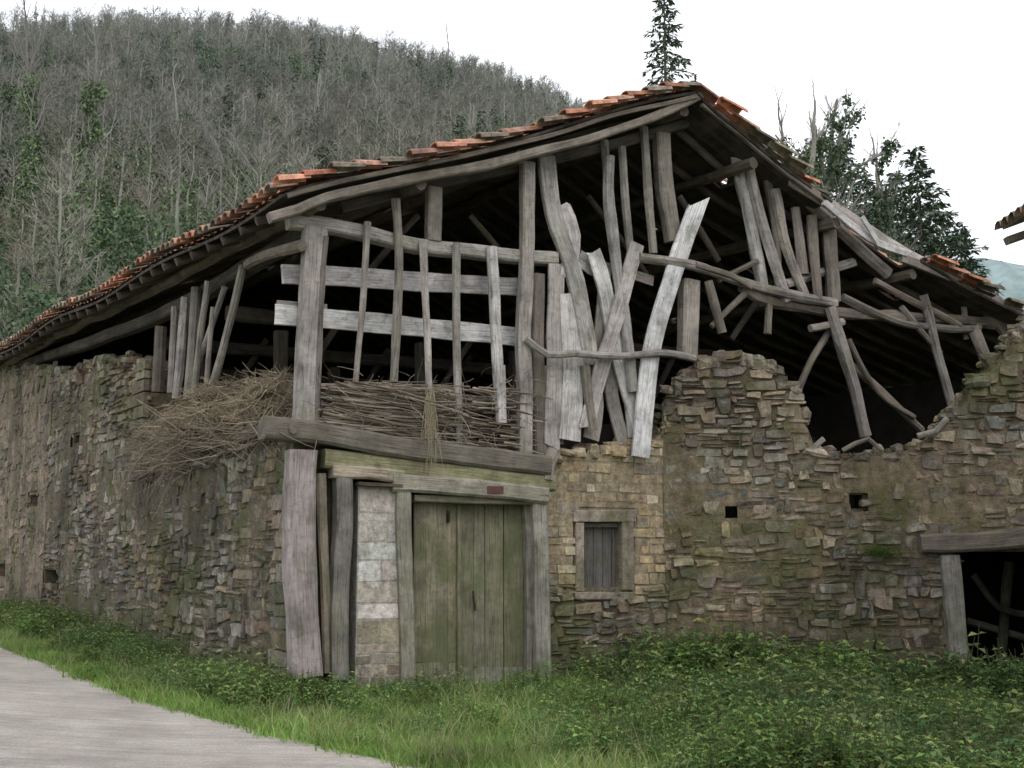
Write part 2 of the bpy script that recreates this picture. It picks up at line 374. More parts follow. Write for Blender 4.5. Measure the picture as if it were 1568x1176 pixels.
blk(mb,F,893.4,801,950.6,807,-.2,-.08,(.2,.18,.17))
mb.obj('window_shutter',M_wood,barn)
# ------------------------------------------------------------------ timber frame
W1=(.38,.355,.335); W2=(.275,.25,.225); W3=(.185,.16,.138); PALE=(.56,.54,.525); DK=(.08,.068,.06)  # DK: wood for inner members, shade put into the colour
tim=MB()
def T(pts,wpx,col=W2,off=0.,kind='round',d=None,fn=F,n=None,**k):
    P=[fn(x,y,off) for x,y in pts]; dep=P[len(P)//2].y; w=wpx*dep/1868*1.06
    beam(tim,P,w,d if d else w*.9,n or (NF if fn is F else NL if fn is L else NR),col,kind,**k)
T([(482,350),(474,500),(465,660)],33,W1,.0,'rect',d=.24,irr=.2)
T([(440,340),(490,344),(660,378),(850,398)],20,W1,-.05,'rect',d=.2,wob=.02,irr=.2)
T([(432,419),(600,429),(814,441)],29,PALE,-.17,'rect',d=.04,jag=.05)
T([(421,481),(600,497),(814,519)],29,PALE,-.17,'rect',d=.04,jag=.05)
T([(424,466),(500,472)],12,W2,-.2,'rect',d=.04)
for p,w,c in [([(563,340),(556,460),(545,585)],11,W2),([(606,305),(610,420),(604,585)],14,W2),([(648,368),(655,520),(660,690)],12,W1),([(700,372),(700,520),(703,690)],13,W2),([(752,378),(758,520),(765,600)],18,PALE),([(499,362),(490,500),(486,665)],11,W3),([(765,560),(768,648)],20,PALE)]:
    T(p,w,c,.1,'round',wob=.012,taper=U(.8,1.1))
T([(665,288),(663,370)],22,W2,-.02,'rect',d=.15)
T([(808,250),(806,420),(800,540),(806,700)],21,W1,.08,'rect',d=.14,wob=.02,irr=.2)
T([(822,420),(822,560),(826,700)],20,W3,-.05,'rect',d=.14)
T([(836,240),(848,330),(880,430),(905,560)],27,W1,.05,'rect',d=.08,jag=.1,wob=.02,irr=.2)
T([(862,318),(877,360),(868,425)],26,PALE,.02,'rect',d=.05,jag=.12)
T([(852,405),(848,560),(845,688)],26,W1,.02,'rect',d=.04,jag=.06)
T([(872,450),(878,560),(872,672)],36,PALE,.05,'rect',d=.04,jag=.08)
T([(908,385),(925,440),(945,540),(990,690)],25,PALE,.0,'rect',d=.045,jag=.12)
T([(932,240),(938,360),(955,480),(970,600)],20,W1,.06,'round',wob=.02,taper=.8)
T([(925,215),(931,300)],14,W2,.0); T([(952,225),(958,320),(968,400)],13,W2,.04)
T([(975,375),(955,450),(925,550),(898,650)],24,W1,.09,'rect',d=.05,jag=.1)
T([(986,195),(992,300),(1000,388)],14,W2,.0); T([(1012,205),(1018,290),(1032,370)],26,W2,-.04,'rect',d=.16)
T([(1063,326),(1030,420),(998,540),(982,690)],30,(.63,.61,.59),.12,'rect',d=.05,jag=.3)
T([(1058,318),(1052,352)],9,(.6,.58,.56),.12,'rect',d=.04,jag=.1)
T([(905,560),(912,620),(905,672)],26,W1,-.04,'rect',d=.04,jag=.06)
T([(940,545),(935,600),(955,680)],22,W2,-.06,'rect',d=.04); T([(958,520),(966,600),(972,670)],24,W1,-.02,'rect',d=.04)
T([(895,560),(900,610),(908,660)],16,W3,.1); T([(830,560),(832,690)],22,W1,-.02,'rect',d=.04)
T([(860,560),(856,680)],14,W2,-.06,'rect',d=.04); T([(924,430),(915,520),(890,600)],15,W2,-.05,'rect',d=.04)
T([(1056,430),(1052,545)],28,W2,-.05,'rect',d=.2)
T([(886,395),(905,408),(935,416)],26,PALE,-.1,'rect',d=.03,jag=.1); T([(965,420),(1000,430)],16,W2,-.08,'rect',d=.03)
T([(806,518),(838,543),(880,540),(960,544),(1010,540),(1065,546)],11,W1,.2,'round',wob=.03)
T([(978,395),(1060,408),(1130,430),(1190,447),(1280,465)],15,W2,.1,'round',wob=.04)
T([(1065,405),(1120,422),(1150,440)],10,W3,.15)
for p,w,c in [([(1126,233),(1150,350),(1172,468)],20,W1),([(1146,250),(1175,370),(1205,462)],18,W1),([(1185,290),(1205,380),(1235,455)],17,W2),([(1218,318),(1230,420)],16,W2),([(1172,260),(1186,350),(1190,452)],13,W3),([(1243,330),(1252,460)],15,W3),([(1268,345),(1275,462)],22,W3),
  ([(1308,402),(1255,420),(1203,436)],14,W2),([(1270,470),(1300,560),(1326,668)],19,W2),([(1275,495),(1240,560),(1213,620)],11,W3),([(1412,452),(1432,530),(1456,618)],15,W2),([(1295,552),(1350,600),(1412,658)],12,W3),([(1488,500),(1510,552)],20,W2),([(1468,425),(1480,520)],10,W2),([(1180,450),(1176,512)],12,W3),([(1085,430),(1105,510)],14,W3),
  ([(1135,440),(1180,462),(1330,485),(1440,487),(1568,505)],17,W3),([(1240,500),(1290,490)],12,W2),([(1290,455),(1400,500),(1500,500)],12,W3),
  ([(1300,520),(1345,600),(1400,640)],8,W3),([(1380,470),(1440,540)],9,W3),([(1500,470),(1545,520)],12,W3),([(1340,430),(1470,500)],10,W3),([(1100,430),(1160,400)],9,W3),([(1090,500),(1150,440)],9,W3)]:
    T(p,w,c,U(-.05,.12),'round',wob=.02,irr=.18)
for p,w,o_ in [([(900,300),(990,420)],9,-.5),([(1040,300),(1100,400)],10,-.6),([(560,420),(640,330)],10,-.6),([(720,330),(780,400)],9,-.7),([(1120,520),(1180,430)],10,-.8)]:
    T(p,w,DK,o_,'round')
T([(1290,690),(1330,672),(1350,690)],7,W3,.1,fn=Rr); T([(1240,690),(1262,672)],8,W2,.05,fn=Rr)
T([(1080,160),(1160,230),(1240,310),(1360,420)],20,W2,.05,'round',wob=.02)
T([(1210,275),(1290,325),(1360,372),(1430,412)],17,W1,.3,'rect',d=.05,jag=.1)
T([(1262,310),(1330,365),(1392,388)],11,PALE,.42,'rect',d=.05,jag=.1)
T([(1320,332),(1345,372)],9,PALE,.5,'rect',d=.03)
T([(1075,158),(1130,202),(1200,260),(1260,304)],11,W3,.4,'rect',d=.06,jag=.1)
T([(1380,395),(1470,430),(1568,482),(1700,560)],13,W2,.4,'rect',d=.06)
# verge beam left
T([(412,334),(455,322),(500,304),(620,277),(750,251),(830,231),(900,212),(1000,180),(1072,148)],14,(.25,.225,.20),.38,'rect',d=.14,wob=.012,irr=.25)
T([(440,300),(520,277),(620,258),(700,241),(830,210),(960,172),(1066,148)],7,W3,.46,'rect',d=.04,wob=.01)
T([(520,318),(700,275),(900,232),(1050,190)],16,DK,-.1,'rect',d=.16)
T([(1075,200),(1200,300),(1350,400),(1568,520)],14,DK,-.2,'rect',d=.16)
# sill beam and lintels
T([(402,655),(470,664),(640,690),(835,714)],30,W3,.08,'rect',d=.35,wob=.02,irr=.22)
T([(492,702),(570,709),(700,727),(842,741)],26,(.27,.265,.16),.05,'rect',d=.3,wob=.02,irr=.2)
T([(598,739),(710,746),(835,758)],25,(.33,.30,.245),.14,'rect',d=.2,wob=.01,irr=.25)
T([(850,690),(840,712),(838,735)],20,W2,.16,'round')
T([(506,722),(560,724),(614,731)],19,(.34,.30,.24),.12,'rect',d=.2,irr=.35)
T([(461,690),(458,860),(468,1035)],42,(.31,.28,.27),.12,'rect',d=.3,wob=.012,irr=.14)
T([(492,725),(497,880),(502,1030)],15,(.36,.30,.24),.05,'round')
T([(524,733),(520,880),(518,1040)],25,(.28,.25,.23),.1,'rect',d=.22,wob=.02,irr=.2)
T([(545,741),(612,744)],5,(.14,.09,.075),.15,'rect',d=.2)
T([(615,745),(618,900),(622,1060)],22,(.31,.285,.24),.1,'rect',d=.22,wob=.01)
T([(822,752),(826,900),(828,1070)],24,(.35,.325,.285),.08,'rect',d=.22,wob=.01)
T([(805,765),(808,900),(808,1066)],9,(.28,.26,.23),.02,'rect',d=.1)
T([(632,762),(812,768)],10,(.23,.20,.16),.09,'rect',d=.14)
# wall plate left side, struts in the side opening
T([(480,352),(420,385),(230,490),(0,572)],18,DK,-.15,'rect',d=.2,fn=L)
for p,w in [([(247,500),(240,600)],20),([(266,470),(262,602)],13),([(284,455),(270,610)],15),([(300,440),(290,610)],17),([(318,430),(296,600)],11),([(372,405),(345,520),(322,608)],13),([(345,440),(300,570)],9),([(327,470),(310,640)],8)]:
    T(p,w,random.choice([W1,W2,W3]),U(-.05,.1),'round',fn=L,wob=.02)
T([(462,375),(395,395),(378,404)],16,W3,.1,'round',fn=L)
T([(205,735),(250,722),(330,700),(420,660)],6,W3,.15,'round',fn=L,wob=.05)
T([(370,668),(410,660),(450,655)],16,W3,.2,'round',fn=L)
# right doorway
T([(1452,850),(1462,960),(1476,1085)],26,(.29,.26,.23),.1,'rect',d=.25,fn=Rr)
T([(1405,833),(1490,828),(1620,818)],27,W3,.08,'rect',d=.4,fn=Rr,wob=.02,irr=.2)
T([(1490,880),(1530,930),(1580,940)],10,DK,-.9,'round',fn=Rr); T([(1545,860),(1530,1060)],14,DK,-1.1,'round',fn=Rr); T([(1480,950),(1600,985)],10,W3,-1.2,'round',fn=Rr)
T([(1405,668),(1432,660),(1450,640)],9,W2,.1,'round',fn=Rr)
tim.obj('timber_frame',M_wood,barn)
# doors
mb=MB()
def leafdoor(xs,y0,y1,o,col):
    for a,b in zip(xs,xs[1:]):
        m=(a+b)/2; w=(b-a-.35)*14.6/1868/.90
        yb=lerp(y0,y1,.86); c=jit(col,.1)
        beam(mb,[F(m,y0,o),F(m+.5,yb,o)],w,.04,NF,c,wob=.001,irr=.01)
        beam(mb,[F(m+.5,yb,o),F(m+1,y1,o)],w,.04,NF,(c[0]*1.4,c[1]*1.4,c[2]*1.6),wob=.001,irr=.02,jag=.02)
leafdoor([633,650,667,684,702],757,1056,-.06,(.27,.24,.17)); leafdoor([703,724,741,770,803],764,1063,-.05,(.20,.195,.135))
beam(mb,[F(703,762,0),F(703,1056,0)],.05,.03,NF,(.22,.2,.15),wob=.001)
beam(mb,[F(686,782,-.03),F(686,800,-.03)],.035,.05,NF,(.01,.01,.01))
beam(mb,[F(724,905,-.0),F(728,935,-.0)],.015,.03,NF,(.04,.03,.03))
for x in (640,700,712,798):
    for y in (800,960): beam(mb,[F(x,y,-.035),F(x+1.2,y,-.035)],.012,.02,NF,(.05,.035,.03))
mb.obj('barn_door',M_door,barn)
mb=MB(); blk(mb,F,610,1062,840,1095,-.5,.1,(.32,.30,.27)); mb.obj('door_sill',M_stone,barn)
mb=MB(); blk(mb,F,733,746,757,757,.242,.252,(.12,.06,.055)); mb.obj('house_number_plate',M_plaster,barn)
# ------------------------------------------------------------------ roof
VL=[(430,294),(470,277),(520,266),(620,248),(700,231),(760,217),(830,199),(900,179),(960,161),(1010,148),(1066,136)]
VRp=[(1066,136),(1090,160),(1130,190),(1200,248),(1290,312),(1340,345),(1400,390),(1480,438),(1568,478),(1700,552)]
VL3=[F(x,y,.45) for x,y in VL]; VR3=[F(x,y,.45) for x,y in VRp]
e0=VL3[0]; rr=ray(0,538)
det=WD.x*(-rr.y)+rr.x*WD.y; tt=((-e0.x)*(-rr.y)+rr.x*(-e0.y))/det; kk=(e0.x+WD.x*tt)/rr.x
DZ=(EYE+kk*rr.z-e0.z)/tt
def arc(P):
    d=[0]
    for a,b in zip(P,P[1:]): d.append(d[-1]+(b-a).length)
    return d
def surf(P):
    d=arc(P)
    def S(a,t,o=0):
        a=max(0,min(d[-1]-1e-4,a))
        for i in range(len(P)-1):
            if a<=d[i+1]: break
        p=P[i].lerp(P[i+1],(a-d[i])/(d[i+1]-d[i])); 
        return Vector((p.x+WD.x*t,p.y+WD.y*t,p.z+DZ*t-.05*math.sin(t*1.1)-.03*math.sin(t*.45+a)+o))
    return S,d[-1]
SL_,LL=surf(VL3); SR_,LR=surf(VR3)
def gap_right(a,t):
    return (t<.45 and 2.7<a<4.5) or (t<1.2 and a>1.5 and nz(a*1.1,t*.9,7)>.33)
holes_roof=[(U(.5,5),U(1,9)) for _ in range(12)]
TEND=17.5
roof=MB(); deck=MB()
TERR=[(.44,.19,.12),(.36,.165,.105),(.47,.24,.16),(.30,.165,.125),(.24,.18,.14),(.38,.22,.155),(.2,.17,.13),(.17,.15,.12)]
for side,(S,LN) in enumerate(((SL_,LL),(SR_,LR))):
    na=int(LN/.2); nt_=int(TEND/.2)
    for i in range(na):
        for j in range(nt_):
            a0,a1=i*LN/na,(i+1)*LN/na; t0,t1=j*.2,(j+1)*.2
            if side and gap_right((a0+a1)/2,(t0+t1)/2): continue
            if any(abs((a0+a1)/2-ha)<.11 and abs((t0+t1)/2-ht)<.11 for ha,ht in holes_roof): continue
            deck.add([S(a0,t0,-.03),S(a1,t0,-.03),S(a1,t1,-.03),S(a0,t1,-.03),S(a0,t0,-.07),S(a1,t0,-.07),S(a1,t1,-.07),S(a0,t1,-.07)],[(0,1,2,3),(7,6,5,4),(0,4,5,1),(1,5,6,2),(2,6,7,3),(3,7,4,0)],jit((.065,.055,.046),.3),[(a,b) for a,b in ((0,0),(0,.2),(.2,.2),(.2,0))]*2)  # boards coloured extra dark to paint in the shade under the roof
    step=.33; t=-.06
    while t<TEND:
        a=-.08 if side==0 else .0
        rowj=U(-.03,.03)
        while a<LN-.05:
            a_mid=a+.2
            if (side and gap_right(a_mid,t)) or any(abs(a_mid-ha)<.25 and abs(t-ht)<.17 for ha,ht in holes_roof) or (t<.1 and R()<.08): a+=step; continue
            lo,hi=(a,a+.42)
            if side: lo,hi=a+.42,a
            jt=rowj+U(-.03,.03)+ (U(-.07,.06) if t<.3 else 0); col=pick(TERR,.3); lift=U(0,.035); vs=[];nseg=5
            if t>0.5: nseg=4
            for (aa,rad,up) in ((lo,.105,.05+lift),(hi,.082,.012)):
                for th in (0,.018):
                    for q in range(nseg+1):
                        an=math.pi*q/nseg; vs.append(S(max(aa,0)if side==0 else aa,t+jt+math.cos(an)*(rad-th),up+math.sin(an)*(rad-th)*.85)+(UD*(aa if aa<0 else 0)))
            n1=nseg+1; fs=[]
            for q in range(nseg): fs+= [(q,q+1,2*n1+q+1,2*n1+q),(n1+q,3*n1+q,3*n1+q+1,n1+q+1),(q,n1+q,n1+q+1,q+1),(2*n1+q,2*n1+q+1,3*n1+q+1,3*n1+q)]
            fs+=[(0,2*n1,3*n1,n1),(nseg,n1+nseg,3*n1+nseg,2*n1+nseg)]
            roof.add(vs,fs,col)
            vs=[S(max(lo,0),t+.07+jt,.035),S(max(lo,0),t+.15+jt,.035),S(hi,t+.15+jt,.005),S(hi,t+.07+jt,.005)]
            vs+=[v+Vector((0,0,-.02)) for v in vs]
            roof.add(vs,[(0,1,2,3),(7,6,5,4),(0,4,5,1),(2,6,7,3)],jit(col,.2))
            a+=step
        t+=.215
roof.obj('roof_tiles',M_tile,barn); deck.obj('roof_boards',M_wood,barn)
rid=MB(); t=.02
while t<TEND:
    vs=[]
    for tt_,rad in ((t,.12),(t+.42,.10)):
        for q in range(7):
            an=math.pi*q/6; p=SL_(LL-.001,max(tt_,0)); p=p+UD*math.cos(an)*rad+Vector((0,0,.03+math.sin(an)*rad*.8)); vs.append(p)
    rid.add(vs,[(q,q+1,8+q,7+q) for q in range(6)],pick(TERR,.2)); t+=.36
rid.obj('ridge_tiles',M_tile,barn)
mb=MB(); Z=Vector((0,0,1))
for S,LN,k in ((SL_,LL,0),(SR_,LR,1)):
    t=.75
    while t<17:
        beam(mb,[S(.02+i*(LN-.1)/6,t+U(-.02,.02),-.14) for i in range(7)],U(.07,.11),.12,Z,(.11,.09,.075),'round',wob=.02); t+=U(.45,.62)  # rafter colour darkened too, standing in for shade inside the roof
    for a in ([.55,1.9,3.3,LN-.15] if not k else [1.2,2.8,4.4]):
        beam(mb,[S(a,t,-.27) for t in (.1,3,7,11,16.8)],.17,.17,Z,(.13,.11,.09),'round',wob=.03)
for u in (1.2,3.4,5.0,7.2):
    for w in (3.5,6.5,9.5):
        b=fF(u,.0,-0)+WD*w; h=4.8
        beam(mb,[b,b+Vector((0,0,h))],.18,.18,NF,DK,'rect')
        beam(mb,[b+Vector((0,0,3.6)),b+Vector((0,0,5.2))+UD*1.0],.1,.1,NF,DK,'round')
for w in (3.5,6.5,9.5):
    beam(mb,[fF(.4,5.0,0)+WD*w,fF(9,5.0,0)+WD*w],.2,.2,NF,DK,'rect')
mb.obj('roof_timbers',M_wood,barn)
mb=MB()
def quadbox(mb,p,q,r,s,th,col):
    v=[p,q,r,s]; n=(q-p).cross(s-p).normalized()*th; v2=[a-n for a in v]
    mb.add(v+v2,[(0,1,2,3),(7,6,5,4),(0,4,5,1),(1,5,6,2),(2,6,7,3),(3,7,4,0)],col,[(0,0),(1,0),(1,1),(0,1)]*2)
fl=F(600,672).z-.1
quadbox(mb,fF(.1,fl,-.1),fF(5.0,fl,-.1),fF(5.0,fl,-.1)+WD*14,fF(.1,fl,-.1)+WD*14,.08,(.10,.085,.07))
zc=Rr(1500,815).z+.1
quadbox(mb,JR+RD*3.6-NR*.52+Z*zc,JR+RD*8.9-NR*.52+Z*zc,JR+RD*8.9-NR*4.5+Z*zc,JR+RD*3.6-NR*4.5+Z*zc,.08,(.08,.07,.06))  # ceiling of the box added to darken the right doorway
mb.obj('loft_floor',M_wood,barn)
mb=MB(); BK=(.045,.04,.036)  # near-black wall colour paints in the shade of the interior
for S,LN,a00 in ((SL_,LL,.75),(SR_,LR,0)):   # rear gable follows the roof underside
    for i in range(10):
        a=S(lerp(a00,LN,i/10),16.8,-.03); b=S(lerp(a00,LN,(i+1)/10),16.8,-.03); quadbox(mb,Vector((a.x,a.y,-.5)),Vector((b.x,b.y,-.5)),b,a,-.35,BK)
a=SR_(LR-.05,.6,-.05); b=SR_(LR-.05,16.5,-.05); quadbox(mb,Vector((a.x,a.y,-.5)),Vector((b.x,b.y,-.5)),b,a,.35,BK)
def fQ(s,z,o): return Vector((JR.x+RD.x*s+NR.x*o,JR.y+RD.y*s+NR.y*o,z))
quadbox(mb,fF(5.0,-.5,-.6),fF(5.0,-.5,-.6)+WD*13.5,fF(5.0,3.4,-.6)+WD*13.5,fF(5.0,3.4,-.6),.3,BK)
quadbox(mb,fQ(3.6,-.6,-4.5),fQ(8.9,-.6,-4.5),fQ(8.9,zc,-4.5),fQ(3.6,zc,-4.5),.2,BK)  # box added behind the right doorway to keep its inside dark
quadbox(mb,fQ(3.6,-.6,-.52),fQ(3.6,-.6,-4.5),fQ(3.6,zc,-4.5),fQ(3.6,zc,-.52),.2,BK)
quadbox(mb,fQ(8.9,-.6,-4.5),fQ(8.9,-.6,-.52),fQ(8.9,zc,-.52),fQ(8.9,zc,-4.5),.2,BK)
quadbox(mb,fQ(3.6,-.27,-.3),fQ(8.9,-.27,-.3),fQ(8.9,-.27,-4.5),fQ(3.6,-.27,-4.5),.05,BK)  # dark floor sheet of the added doorway box
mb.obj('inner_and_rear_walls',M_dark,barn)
# ------------------------------------------------------------------ wattle panel, straw, brushwood
mb=MB(); TW=[(.25,.215,.17),(.19,.16,.125),(.31,.27,.22),(.14,.115,.09)]
def twig(mb,p,d,ln,r,curl=.3,col=None,n=5,m=4):
    P=[p.copy()]; d=d.normalized()
    for i in range(n):
        d=(d+Vector((U(-curl,curl),U(-curl,curl),U(-curl,curl)))*.5).normalized(); P.append(P[-1]+d*ln/n)
    tube(mb,P,r,r*.4,col or pick(TW,.2),m)
for i in range(900):
    lft=R()<.75; x=U(482,600) if lft else U(640,790); ymax=662+(x-482)*.085; y=U(582+abs(x-570)*.05,ymax+8) if lft else U(592,ymax+6)
    p=F(x,y,U(-.06,.17)); twig(mb,p,UD+Z*U(-.14,.14)+Z*-.09,U(.5,1.2) if lft else U(.3,.6),U(.007,.016),.14)
for i in range(160):
    x=U(490,812); p=F(x,U(570,665),U(0,.22)); twig(mb,p,Vector((U(-1,1),U(-1,.3),U(-1,.8))),U(.15,.5),U(.003,.006),.5)
for i in range(60):
    x=U(650,665); p=F(x,U(590,640),.2); twig(mb,p,Vector((U(-.15,.15),-.1,-1)),U(.4,.8),.004,.15,(.32,.28,.19))
mb.obj('wattle_panel',M_twig,barn)
mb=MB()
for i in range(460):
    x=U(225,430); yl=interp([(215,735),(300,720),(440,662)],x); p=L(x,yl-U(0,70)*(1-abs(x-270)/260),U(-.4,.35))
    twig(mb,p,Vector((U(-1,1),U(-1,.6),U(-.45,.5))),U(.3,.8),U(.003,.010),.4)
for i in range(220):
    x=U(215,300); p=L(x,U(640,725),U(0,.35)); twig(mb,p,WD*U(.3,1)+NL*U(0,.4)+Z*U(-.9,.3),U(.3,.9),U(.003,.008),.45)
mb.obj('brushwood_pile',M_twig)
mb=MB()
for (x,y,rw,rh) in ((335,645,.8,.34),(385,645,.65,.33),(425,612,.5,.28),(310,692,.6,.3),(290,665,.4,.3),(430,650,.4,.25),(350,615,.5,.25)):
    c=L(x,y,-.2); vs=[];n=16;m=9
    for j in range(m+1):
        for i in range(n):
            th=math.pi*j/m;a=2*math.pi*i/n;d=Vector((math.sin(th)*math.cos(a),math.sin(th)*math.sin(a),math.cos(th)))
            k=1+.5*nz(d.x*2+x,d.y*2,d.z*2); vs.append(c+Vector((d.x*rw,d.y*rw,d.z*rh))*k)
    mb.add([c+(v-c)*.85 for v in vs],[(j*n+i,(j+1)*n+i,(j+1)*n+(i+1)%n,j*n+(i+1)%n) for j in range(m) for i in range(n)],(.15,.12,.085))
    for i in range(1500):
        j=random.randrange(m); ii=random.randrange(n); v=vs[j*n+ii].lerp(vs[(j+1)*n+(ii+1)%n],R())+Vector((U(-.06,.06),U(-.06,.06),U(-.05,.04))); twig(mb,v,Vector((U(-1,1),U(-1,1),U(-.8,.3))),U(.12,.32),.0045,.5,pick([(.32,.265,.18),(.25,.20,.145),(.38,.32,.23)],.2),3,3)
mb.obj('hay_heap',M_twig)
# ------------------------------------------------------------------ ground & road
def axis(lo,hi,flo,fhi,fs):
    a=[];x=flo
    while x<=fhi: a.append(x); x+=fs
    s=fs;x=fhi
    while x<hi: s*=1.25; x+=s; a.append(x)
    s=fs;x=flo
    while x>lo: s*=1.25; x-=s; a.insert(0,x)
    return a
ax=axis(-900,900,-14,12,.35); ay=axis(-300,1500,3,28,.35)
mb=MB(); vs=[(x,y,ground(x,y)+.025*nz(x*.8,y*.8)-.025) for y in ay for x in ax]; n=len(ax)
mb.add(vs,[(j*n+i,j*n+i+1,(j+1)*n+i+1,(j+1)*n+i) for j in range(len(ay)-1) for i in range(n-1)],(.08,.085,.04))
m,nt,b=mat('grassy_ground'); f=noise_n(nt,pos(nt),3,8,.7); c=ramp(nt,f,[(.3,(.09,.08,.04)),(.5,(.09,.13,.04)),(.72,(.13,.19,.055))]); nt.links.new(c,b.inputs['Base Color']); bump(nt,b,f,.8,.05)
mb.obj('ground',m,None,True)
edge=[(-24,42),(-18.6,33.8),(-12.9,25.6),(-7.2,17.4),(-5.4,15.1),(-4.07,13.2),(-2.1,11.05),(-.66,9.45),(1.5,7.6),(5,5.0),(12,.5),(25,-6)]
E=resample([Vector((x,y,0)) for x,y in edge],.5); mb=MB(); vs=[]; NC=14
for i,p in enumerate(E):
    t=(E[min(i+1,len(E)-1)]-E[max(i-1,0)]).normalized(); nn=Vector((-t.y,t.x,0))*-1
    for k in range(NC+1):
        q=p+nn*(k/NC*5.2+(.09*nz(i*.6) if k==0 else 0)); vs.append(Vector((q.x,q.y,ground(q.x,q.y)+.012)))
mb.add(vs,[(i*(NC+1)+k,i*(NC+1)+k+1,(i+1)*(NC+1)+k+1,(i+1)*(NC+1)+k) for i in range(len(E)-1) for k in range(NC)],(.3,.3,.29))
m,nt,b=mat('worn_concrete'); p=pos(nt); f=noise_n(nt,p,45,6,.75); g=noise_n(nt,p,1.1,6,.65)
s=noise_n(nt,scaled(nt,p,(.8,11,1),math.radians(22)),1.2,4,.6)
c=mix(nt,1,ramp(nt,g,[(.3,(.31,.28,.25)),(.7,(.44,.41,.365))]),ramp(nt,f,[(.3,.65),(.7,1.25)]),'MULTIPLY'); c=mix(nt,1,c,ramp(nt,s,[(.35,.84),(.6,1.04)]),'MULTIPLY')
st_=noise_n(nt,p,.5,7,.7); c=mix(nt,1,c,ramp(nt,st_,[(.35,.75),(.55,1.03)]),'MULTIPLY')
nt.links.new(c,b.inputs['Base Color']); bump(nt,b,mix(nt,.4,s,f),.5,.02)
mb.obj('country_road',m,None,True)
def in_road(x,y):
    best=1e9;sg=0
    for a,b2 in zip(edge,edge[1:]):
        ax_,ay_=a;bx,by=b2;dx,dy=bx-ax_,by-ay_;t=max(0,min(1,((x-ax_)*dx+(y-ay_)*dy)/(dx*dx+dy*dy)));ex,ey=x-ax_-dx*t,y-ay_-dy*t
        d=ex*ex+ey*ey
        if d<best: best=d; sg=dx*ey-dy*ex
    return math.sqrt(best)*(1 if sg>0 else -1)
def wall_d(x,y):
    p=Vector((x,y,0)); a=(p-C).dot(NL); b=(p-C).dot(NF); c=(p-JR).dot(NR)
    if x>JR.x: return c
    return max(a,b)
# ------------------------------------------------------------------ plants
def leaf(mb,p,d,ln,w,col):
    d=d.normalized(); s=d.cross(Vector((U(-.4,.4),U(-.4,.4),1))).normalized(); m=p+d*ln*.45
    up=Vector((0,0,ln*.12))
    mb.add([p,m+s*w/2+up,p+d*ln-up,m-s*w/2+up],[(0,1,2,3)],col)
def weed_mesh(n,h,col,ll=.075,sp=.17):
    mb=MB()
    for _ in range(n):
        b=Vector((U(-sp,sp),U(-sp,sp),0)); hh=h*U(.3,1.25); lean=Vector((U(-.45,.45),U(-.45,.45),1)); P=[b+lean*hh*k/3 for k in range(4)]
        tube(mb,P,.0035,.0018,(.13,.15,.06),3); k=.1
        while k<1:
            a=U(0,6.28); q=b+lean*hh*k
            for s in (0,math.pi):
                leaf(mb,q,Vector((math.cos(a+s),math.sin(a+s),U(-.4,.6))),ll*U(.6,1.4)*(1.3-k*.6),ll*U(.3,.6),pick([col,(col[0]*.6,col[1]*.65,col[2]*.65),(col[0]*1.5,col[1]*1.3,col[2]*1.1)],.25))
            k+=.15
    return mb
def grass_mesh(n,h,pal):
    mb=MB()
    for _ in range(n):
        b=Vector((U(-.15,.15),U(-.15,.15),0)); l=Vector((U(-.6,.6),U(-.6,.6),1)); hh=h*U(.5,1.1); s=Vector((U(-1,1),U(-1,1),0)).normalized()*.004
        m=b+l*hh*.55; t=b+l*hh+Vector((l.x,l.y,-.3))*hh*.35
        mb.add([b-s,b+s,m+s*.8,t,m-s*.8],[(0,1,2,4),(4,2,3)],pick(pal,.2))
    return mb
def instancer(name,pts,child,parent=None):
    mb=MB()
    for (x,y,z,s) in pts:
        a=U(0,6.28); h=s/math.sqrt(2); mb.add([(x+h*math.cos(a+k*math.pi/2),y+h*math.sin(a+k*math.pi/2),z) for k in range(4)],[(0,1,2,3)],(0,0,0))
    ob=mb.obj(name,M_leaf,parent); ob.instance_type='FACES'; ob.use_instance_faces_scale=True; ob.show_instancer_for_render=False; ob.show_instancer_for_viewport=False
    child.parent=ob; return ob
NW=6; weeds=[[] for _ in range(NW)]; grass=[[],[],[]]
for _ in range(36000):
    Y=U(8.2,27); X=U(-.47,.47)*Y
    wd=wall_d(X,Y); rd=in_road(X,Y)
    if rd<.0 or wd<.06: continue
    door=( -1.9<X<1.0 and wd<.7)
    nn=nz(X*.7,Y*.7); n2=nz(X*1.7+9,Y*1.7); n3=nz(X*.45+30,Y*.45)
    pw=.05+.85*sm(1.4,.4,wd -1.1*nn)+ .7*sm(.8,3.4,X+1.8*nn+1.0*n2)*sm(-.25,.15,n2+.1)
    if X<-2.6 : pw=max(pw,.6*sm(-.4,.1,nn))
    if rd<.4: pw*=.35
    if door: pw*=.4
    if R()<min(.85,pw):
        k=0 if n3>.12 else (1 if n3<-.12 else random.choice((0,2,1,5)))
        if R()<.35: k=random.choice((2,3,4,5))
        s=(.5+.65*sm(-.35,.45,n2)+U(-.15,.3))*(.55 if rd<.5 else 1)*(1.5 if X>1.5 and wd<1.2 else 1)*(.65 if door else 1)*(.85 if X<1.5 else 1)
        weeds[k].append((X,Y,ground(X,Y)-.02,s))
    if R()<.9: grass[0 if R()<.75 else random.choice((1,1,1,2))].append((X,Y,ground(X,Y)-.02,U(.6,1.3)*(1+.6*max(0,n2))))
G_=[(14,.34,(.13,.25,.095),.058),(12,.38,(.17,.29,.09),.065),(16,.22,(.11,.22,.10),.045),(8,.48,(.19,.26,.11),.08),(9,.34,(.25,.22,.12),.04),(20,.16,(.16,.29,.08),.038)]
